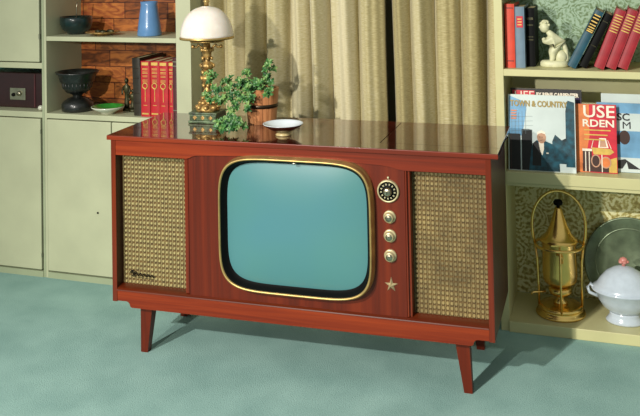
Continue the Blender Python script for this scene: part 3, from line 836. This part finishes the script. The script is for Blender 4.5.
# rear dark magazine
lf = magazine('magazine', 'dark magazine with red masthead block standing behind the pale magazine of the old man', .246, .277, 'ink', (.620, .603, ZM), .09)
patch(lf, 'masthead', [('ink_red', [(.008, .238), (.085, .238), (.085, .270), (.008, .270)])])
patch(lf, 'cover_picture', [('ink_violet', [(.215, .17), (.243, .17), (.243, .25), (.215, .25)])])
text('masthead_text', 'LIFE', .040, 'ink_pale', lf, (.012, -.0008, .240), width=.068)
text('headline', 'BY RENE CARPENTER', .019, 'ink_pale', lf, (.090, -.0008, .250), width=.146, bold=.0009)
# town & country magazine
tc = magazine('magazine', 'pale magazine with a grey haired man in dark suit on its cover', .229, .262, 'paper_white', (.616, .556, ZM), .10)
polys = [('paper_blue', [(.002, .12), (.070, .12), (.062, .235), (.004, .258), (.002, .2)]),
         ('paper_white', [(.050, .13), (.19, .13), (.19, .225), (.066, .225)]),
         ('ink_teal', [(.196, .02), (.226, .02), (.226, .240), (.204, .246), (.196, .21)]),
         ('ink_teal', [(.150, .03), (.200, .03), (.198, .118), (.182, .110), (.160, .128), (.150, .105)]),
         ('ink', [(.003, .003), (.042, .003), (.042, .126), (.003, .126)]),
         ('ink_brown', [(.008, .003), (.010, .003), (.010, .122), (.008, .122)]),
         ('ink', [(.046, .003), (.082, .003), (.082, .142), (.046, .142)]),
         ('ink_teal', [(.070, .003), (.175, .003), (.172, .070), (.158, .092), (.124, .106), (.096, .106), (.080, .085)]),
         ('ink', [(.082, .02), (.112, .02), (.112, .09), (.094, .104), (.084, .095)]),
         ('ink_pale', [(.108, .075), (.116, .055), (.122, .078), (.122, .100), (.104, .100)]),
         ('ink_skin', ell(.114, .116, .0150, .020)),
         ('ink_pale', [(.098, .118), (.100, .134), (.114, .141), (.127, .134), (.130, .117), (.126, .128), (.114, .132), (.102, .128)]),
         ('ink_brown', [(.106, .119), (.110, .119), (.110, .117), (.106, .117)]), ('ink_brown', [(.114, .119), (.118, .119), (.118, .117), (.114, .117)]),
         ('ink_brown', [(.108, .106), (.116, .106), (.116, .105), (.108, .105)]),
         ('ink_pale', [(.130, .062), (.137, .062), (.137, .066), (.130, .066)])]
for i in range(5):
    polys.append(('ink_line', [(.012+i*.012, .126), (.0128+i*.012, .126), (.0128+i*.012, .19+.005*i), (.012+i*.012, .19+.005*i)]))
for i in range(4):
    polys.append(('ink_line', [(.010, .135+.016*i), (.085, .140+.016*i), (.085, .1407+.016*i), (.010, .1357+.016*i)]))
for i in range(4):
    polys.append(('ink_orange', [(.010, .196-.009*i+.008), (.030-.003*(i % 2), .196-.009*i+.008), (.030, .200-.009*i+.008), (.010, .200-.009*i+.008)]))
patch(tc, 'cover_picture', polys)
text('masthead_text', 'TOWN & COUNTRY', .0285, 'ink_gold', tc, (.008, -.0026, .222), width=.196, bold=.0009)
# house & garden magazine
hg = magazine('magazine', 'orange red magazine with wine glasses on its cover, right of the pale magazine', .154, .232, 'ink_red', (.826, .586, ZM), .09)
hx = -.016
polys = [('ink_orange', [(.001, .001), (.08, .001), (.08, .231), (.001, .231)]),
         ('ink_red', [(.072, .08), (.168, .08), (.168, .231), (.10, .231)]),
         ('ink_brown', [(.055, .003), (.160, .003), (.160, .030), (.055, .030)]),
         ('ink_yellow', [(.142, .003), (.168, .003), (.168, .055), (.142, .045)]),
         ('ink_brown', [(.056, .003), (.086, .003), (.086, .072), (.056, .072)]),
         ('ink_pale', [(.055, .072), (.087, .072), (.087, .080), (.055, .080)]),
         ('ink_pale', [(.064, .003), (.067, .003), (.067, .070), (.064, .070)]), ('ink_pale', [(.076, .003), (.079, .003), (.079, .070), (.076, .070)]),
         ('ink_yellow', [(.086, .085), (.150, .082), (.160, .072), (.146, .062), (.092, .062)]),
         ('ink_skin', ell(.099, .040, .016, .022)), ('ink_brown', ell(.099, .040, .012, .018)),
         ('ink_skin', ell(.132, .036, .018, .020)), ('ink_orange', ell(.132, .036, .014, .016)),
         ('ink_pale', [(.108, .085), (.112, .118), (.134, .118), (.142, .085)]), ('ink_skin', [(.113, .088), (.116, .114), (.130, .114), (.136, .088)]),
         ('ink_pale', [(.084, .083), (.092, .112), (.0935, .112), (.0865, .083)]), ('ink_pale', [(.152, .083), (.140, .112), (.1385, .112), (.1495, .083)]),
         ('ink_pale', [(.118, .003), (.121, .003), (.121, .062), (.118, .062)])]
for i in range(3):
    polys.append(('ink_yellow', [(.062, .142-.016*i), (.150-.01*i, .142-.016*i), (.150-.01*i, .146-.016*i), (.062, .146-.016*i)]))
patch(hg, 'cover_picture', [(a_, [(min(.153, max(.001, x_+hx)), z_) for x_, z_ in p_]) for a_, p_ in polys])
text('masthead_text', 'USE', .058, 'ink_pale', hg, (.042, -.0026, .188), width=.104, bold=.0008)
text('masthead_text', 'RDEN', .034, 'ink_pale', hg, (.040, -.0026, .156), width=.104, bold=.0008)
ng = magazine('magazine', 'narrow pale strip of a magazine between the two front magazines', .150, .225, 'paper_white', (.708, .5935, ZM), .09)
patch(ng, 'cover_picture', [('ink_teal', [(.130, .02+.03*q_), (.149, .028+.03*q_), (.149, .034+.03*q_), (.130, .03+.03*q_)]) for q_ in range(6)])
# blue magazine at right
sc = magazine('magazine', 'pale blue magazine behind the orange red one, at the right edge of the middle shelf', .200, .235, 'paper_blue', (.915, .614, ZM), .09)
polys = [('paper_white', [(.001, .001), (.199, .001), (.199, .05), (.001, .05)]), ('paper_white', [(.001, .14), (.199, .14), (.199, .20), (.001, .20)]),
         ('ink_brown', ell(.090, .118, .018, .024)), ('ink_brown', [(.060, .095), (.070, .14), (.076, .095)]), ('ink', [(.062, .012), (.080, .012), (.095, .035), (.100, .012), (.14, .012), (.09, .045), (.066, .040)])]
patch(sc, 'cover_picture', polys)
text('masthead_text', 'SC', .034, 'ink', sc, (.066, -.0014, .176), width=.042, bold=.0008)
text('masthead_text', 'M', .034, 'ink', sc, (.082, -.0014, .148), width=.026)
# envelope/pale sheet behind
tag(MB().box(0, .15, 0, .003, 0, .262, .0005).build('booklet', 'paper_white', None, (.930, .640, ZM), (-.09, 0, 0)), 'blank off-white booklet standing behind the blue magazine', 'booklet')

# brass coffee warmer
cw = thing('coffee_warmer', 'polished brass coffee warmer with cone lid and tall hoop handle on the lowest right shelf', 'coffee warmer', (.775, .640, ZBs), (0, 0, .1))
MB().lathe([(0, 0), (.084, 0), (.086, .004), (.084, .010), (.076, .012), (.074, .022), (.078, .026), (.070, .032), (.040, .036), (0, .036)], seg=56).build('base', 'copper', cw)
MB().lathe([(0, .034), (.022, .034), (.026, .042), (.014, .052), (.013, .062), (.034, .068), (.040, .076), (.040, .090), (.028, .096), (0, .096)], seg=40).build('burner', 'copper', cw)
MB().lathe([(0, .100), (.030, .100), (.050, .106), (.058, .118), (.060, .140), (.060, .245), (.063, .250), (.063, .256), (.058, .256), (0, .250)], seg=56).build('pot', 'copper', cw)
ld = MB().lathe([(.066, .254), (.068, .258), (.060, .264), (.044, .280), (.030, .310), (.018, .345), (.012, .366), (.009, .372), (0, .374)], seg=56).build('lid', 'copper', cw)
MB().lathe([(0, .370), (.006, .370), (.006, .376), (.015, .380), (.017, .388), (.012, .396), (0, .398)], seg=24).build('lid_knob', 'black', ld)
MB().tube([(.083*math.cos(2*PI*i/48), .083*math.sin(2*PI*i/48), .240) for i in range(48)], .0055, 8, closed=True).build('ring', 'copper', cw)
for i in range(4):
    a = i*PI/2+(.0 if i % 2 == 0 else 0)
    x, y = math.cos(a), math.sin(a)
    MB().tube([(.074*x, .074*y, .020), (.074*x, .074*y, .100), (.076*x, .076*y, .180), (.083*x, .083*y, .240)], .0042, 8).build('rod', 'copper', cw)
pts = []
for i in range(25):
    t = i/24; a = PI*t; pts.append((.092*math.cos(a)*(1 if True else 0), 0, .300+.128*math.sin(a)**.9))
pts = [(.083, 0, .240), (.090, 0, .270)]+pts[0:]+[(-.090, 0, .270), (-.083, 0, .240)]
MB().tube(pts, .0052, 10).build('hoop_handle', 'copper', cw)
m = MB(); m.tube([(-.012, -.064, .225), (0, -.070, .222), (.010, -.066, .210), (.006, -.066, .196)], .004, 8); m.box(-.03, .03, -.066, -.060, .250, .256, .001); m.build('clasp', 'copper', cw)
m = MB(); m.tube([(-.05, -.02, .080), (-.095, -.035, .080), (-.10, -.036, .072)], .0035, 6); m.build('wick_lever', 'copper', cw)

# pewter platter leaning against the back
pt = thing('platter', 'dark green pewter platter leaning against the paisley back behind the white tureen', 'platter', (1.012, .722, ZBs+.001), (-.22, 0, 0))
R0 = .156
m = MB(); m.lathe([(0, -.004), (.104, -.004), (.110, .0), (.117, .006), (.150, .010), (R0, .014), (R0+.002, .017), (R0-.004, .018), (.145, .015), (.119, .011), (.108, .004), (0, .001)], seg=72,
                  mat=Matrix.Translation((0, 0, R0+.003)) @ Matrix.Rotation(PI/2, 4, 'X'))
m.build('plate', 'pewter', pt)
m = MB(); m.lathe([(.150, .018), (.153, .021), (.157, .018)], seg=72, mat=Matrix.Translation((0, 0, R0+.003)) @ Matrix.Rotation(PI/2, 4, 'X'))
m.lathe([(.115, .011), (.117, .0135), (.120, .011)], seg=72, mat=Matrix.Translation((0, 0, R0+.003)) @ Matrix.Rotation(PI/2, 4, 'X'))
m.build('beaded_rim', 'pewter', pt)

# tureen
tu = thing('tureen', 'pale bluish white covered tureen with pink finial at right of the lowest shelf', 'tureen', (.990, .628, ZBs))
MB().lathe([(0, 0), (.062, 0), (.064, .006), (.056, .014), (.050, .026), (.052, .034), (0, .036)], seg=48, sy=.8).build('foot', 'tureen', tu)
m = MB(); m.lathe([(0, .030), (.052, .034), (.072, .050), (.088, .075), (.097, .098), (.108, .106), (.110, .111), (.098, .113), (0, .108)], seg=8*8, sy=.8); m.build('bowl', 'tureen', tu)
ld = MB().lathe([(.103, .112), (.104, .117), (.092, .124), (.078, .146), (.058, .168), (.034, .182), (.016, .188), (0, .190)], seg=48, sy=.8).build('lid', 'tureen', tu)
m = MB(); m.lathe([(0, .186), (.007, .187), (.006, .196), (.013, .204), (.012, .214), (0, .220)], seg=20)
for i in range(5):
    a = i*2*PI/5; m.sphere((.011*math.cos(a), .011*math.sin(a), .203), .008, (1, 1, .7), 10)
m.build('finial', 'pink', ld)
for s in (-1, 1):
    MB().tube([(s*.090, 0, .100), (s*.112, 0, .118), (s*.122, 0, .106), (s*.116, 0, .088), (s*.088, 0, .078)], .006, 8).build('handle', 'tureen', tu)

# ------------------------------------------------------------------ lights
def spot(name, loc, target, energy, size, color=(1, 1, 1), angle=70, blend=.4):
    ld = bpy.data.lights.new(name, 'SPOT'); ld.energy = energy; ld.shadow_soft_size = size; ld.color = color
    ld.spot_size = math.radians(angle); ld.spot_blend = blend
    o = bpy.data.objects.new(name, ld); COL.objects.link(o); o.location = loc
    o.rotation_euler = (Vector(target)-Vector(loc)).to_track_quat('-Z', 'Y').to_euler(); return o
spot('key_light', (-2.1, -6.9, 4.5), (.25, -.1, .3), 2700, .07, (1.0, .97, .90), 32, 1.0)
spot('background_light', (-.60, -3.3, 1.60), (-.1, .7, .8), 300, .04, (1.0, .96, .86))
w = bpy.data.worlds.new('World'); scene.world = w; w.use_nodes = True
w.node_tree.nodes['Background'].inputs['Color'].default_value = (.84, .90, .86, 1)
w.node_tree.nodes['Background'].inputs['Strength'].default_value = .5

# ------------------------------------------------------------------ camera (view camera with falling front)
cd = bpy.data.cameras.new('camera'); cam = bpy.data.objects.new('camera', cd); COL.objects.link(cam); scene.camera = cam
f, sy = 894.5937, 286.6756; yaw, pitch, roll = .3206, -.0284, -.0191
R = Vector((math.cos(yaw), math.sin(yaw), 0)); F = Vector((-math.sin(yaw), math.cos(yaw), 0)); U = Vector((0, 0, 1))
F2 = math.cos(pitch)*F-math.sin(pitch)*U; U2 = math.sin(pitch)*F+math.cos(pitch)*U
R3 = math.cos(roll)*R+math.sin(roll)*U2; U3 = math.cos(roll)*U2-math.sin(roll)*R
mt = Matrix((R3, U3, -F2)).transposed().to_4x4(); mt.translation = Vector((1.0007, -2.6569, 1.3469))
cam.matrix_world = mt
cd.sensor_width = 36; cd.sensor_fit = 'HORIZONTAL'; cd.lens = f/640*36; cd.shift_y = -sy/640
cd.clip_start = .05; cd.clip_end = 50
scene.view_settings.view_transform = 'Standard'; scene.view_settings.look = 'None'
scene.view_settings.gamma = 1; scene.view_settings.use_curve_mapping = False; scene.view_settings.exposure = -.12
for o in scene.objects:
    if 'w_' in o: del o['w_']
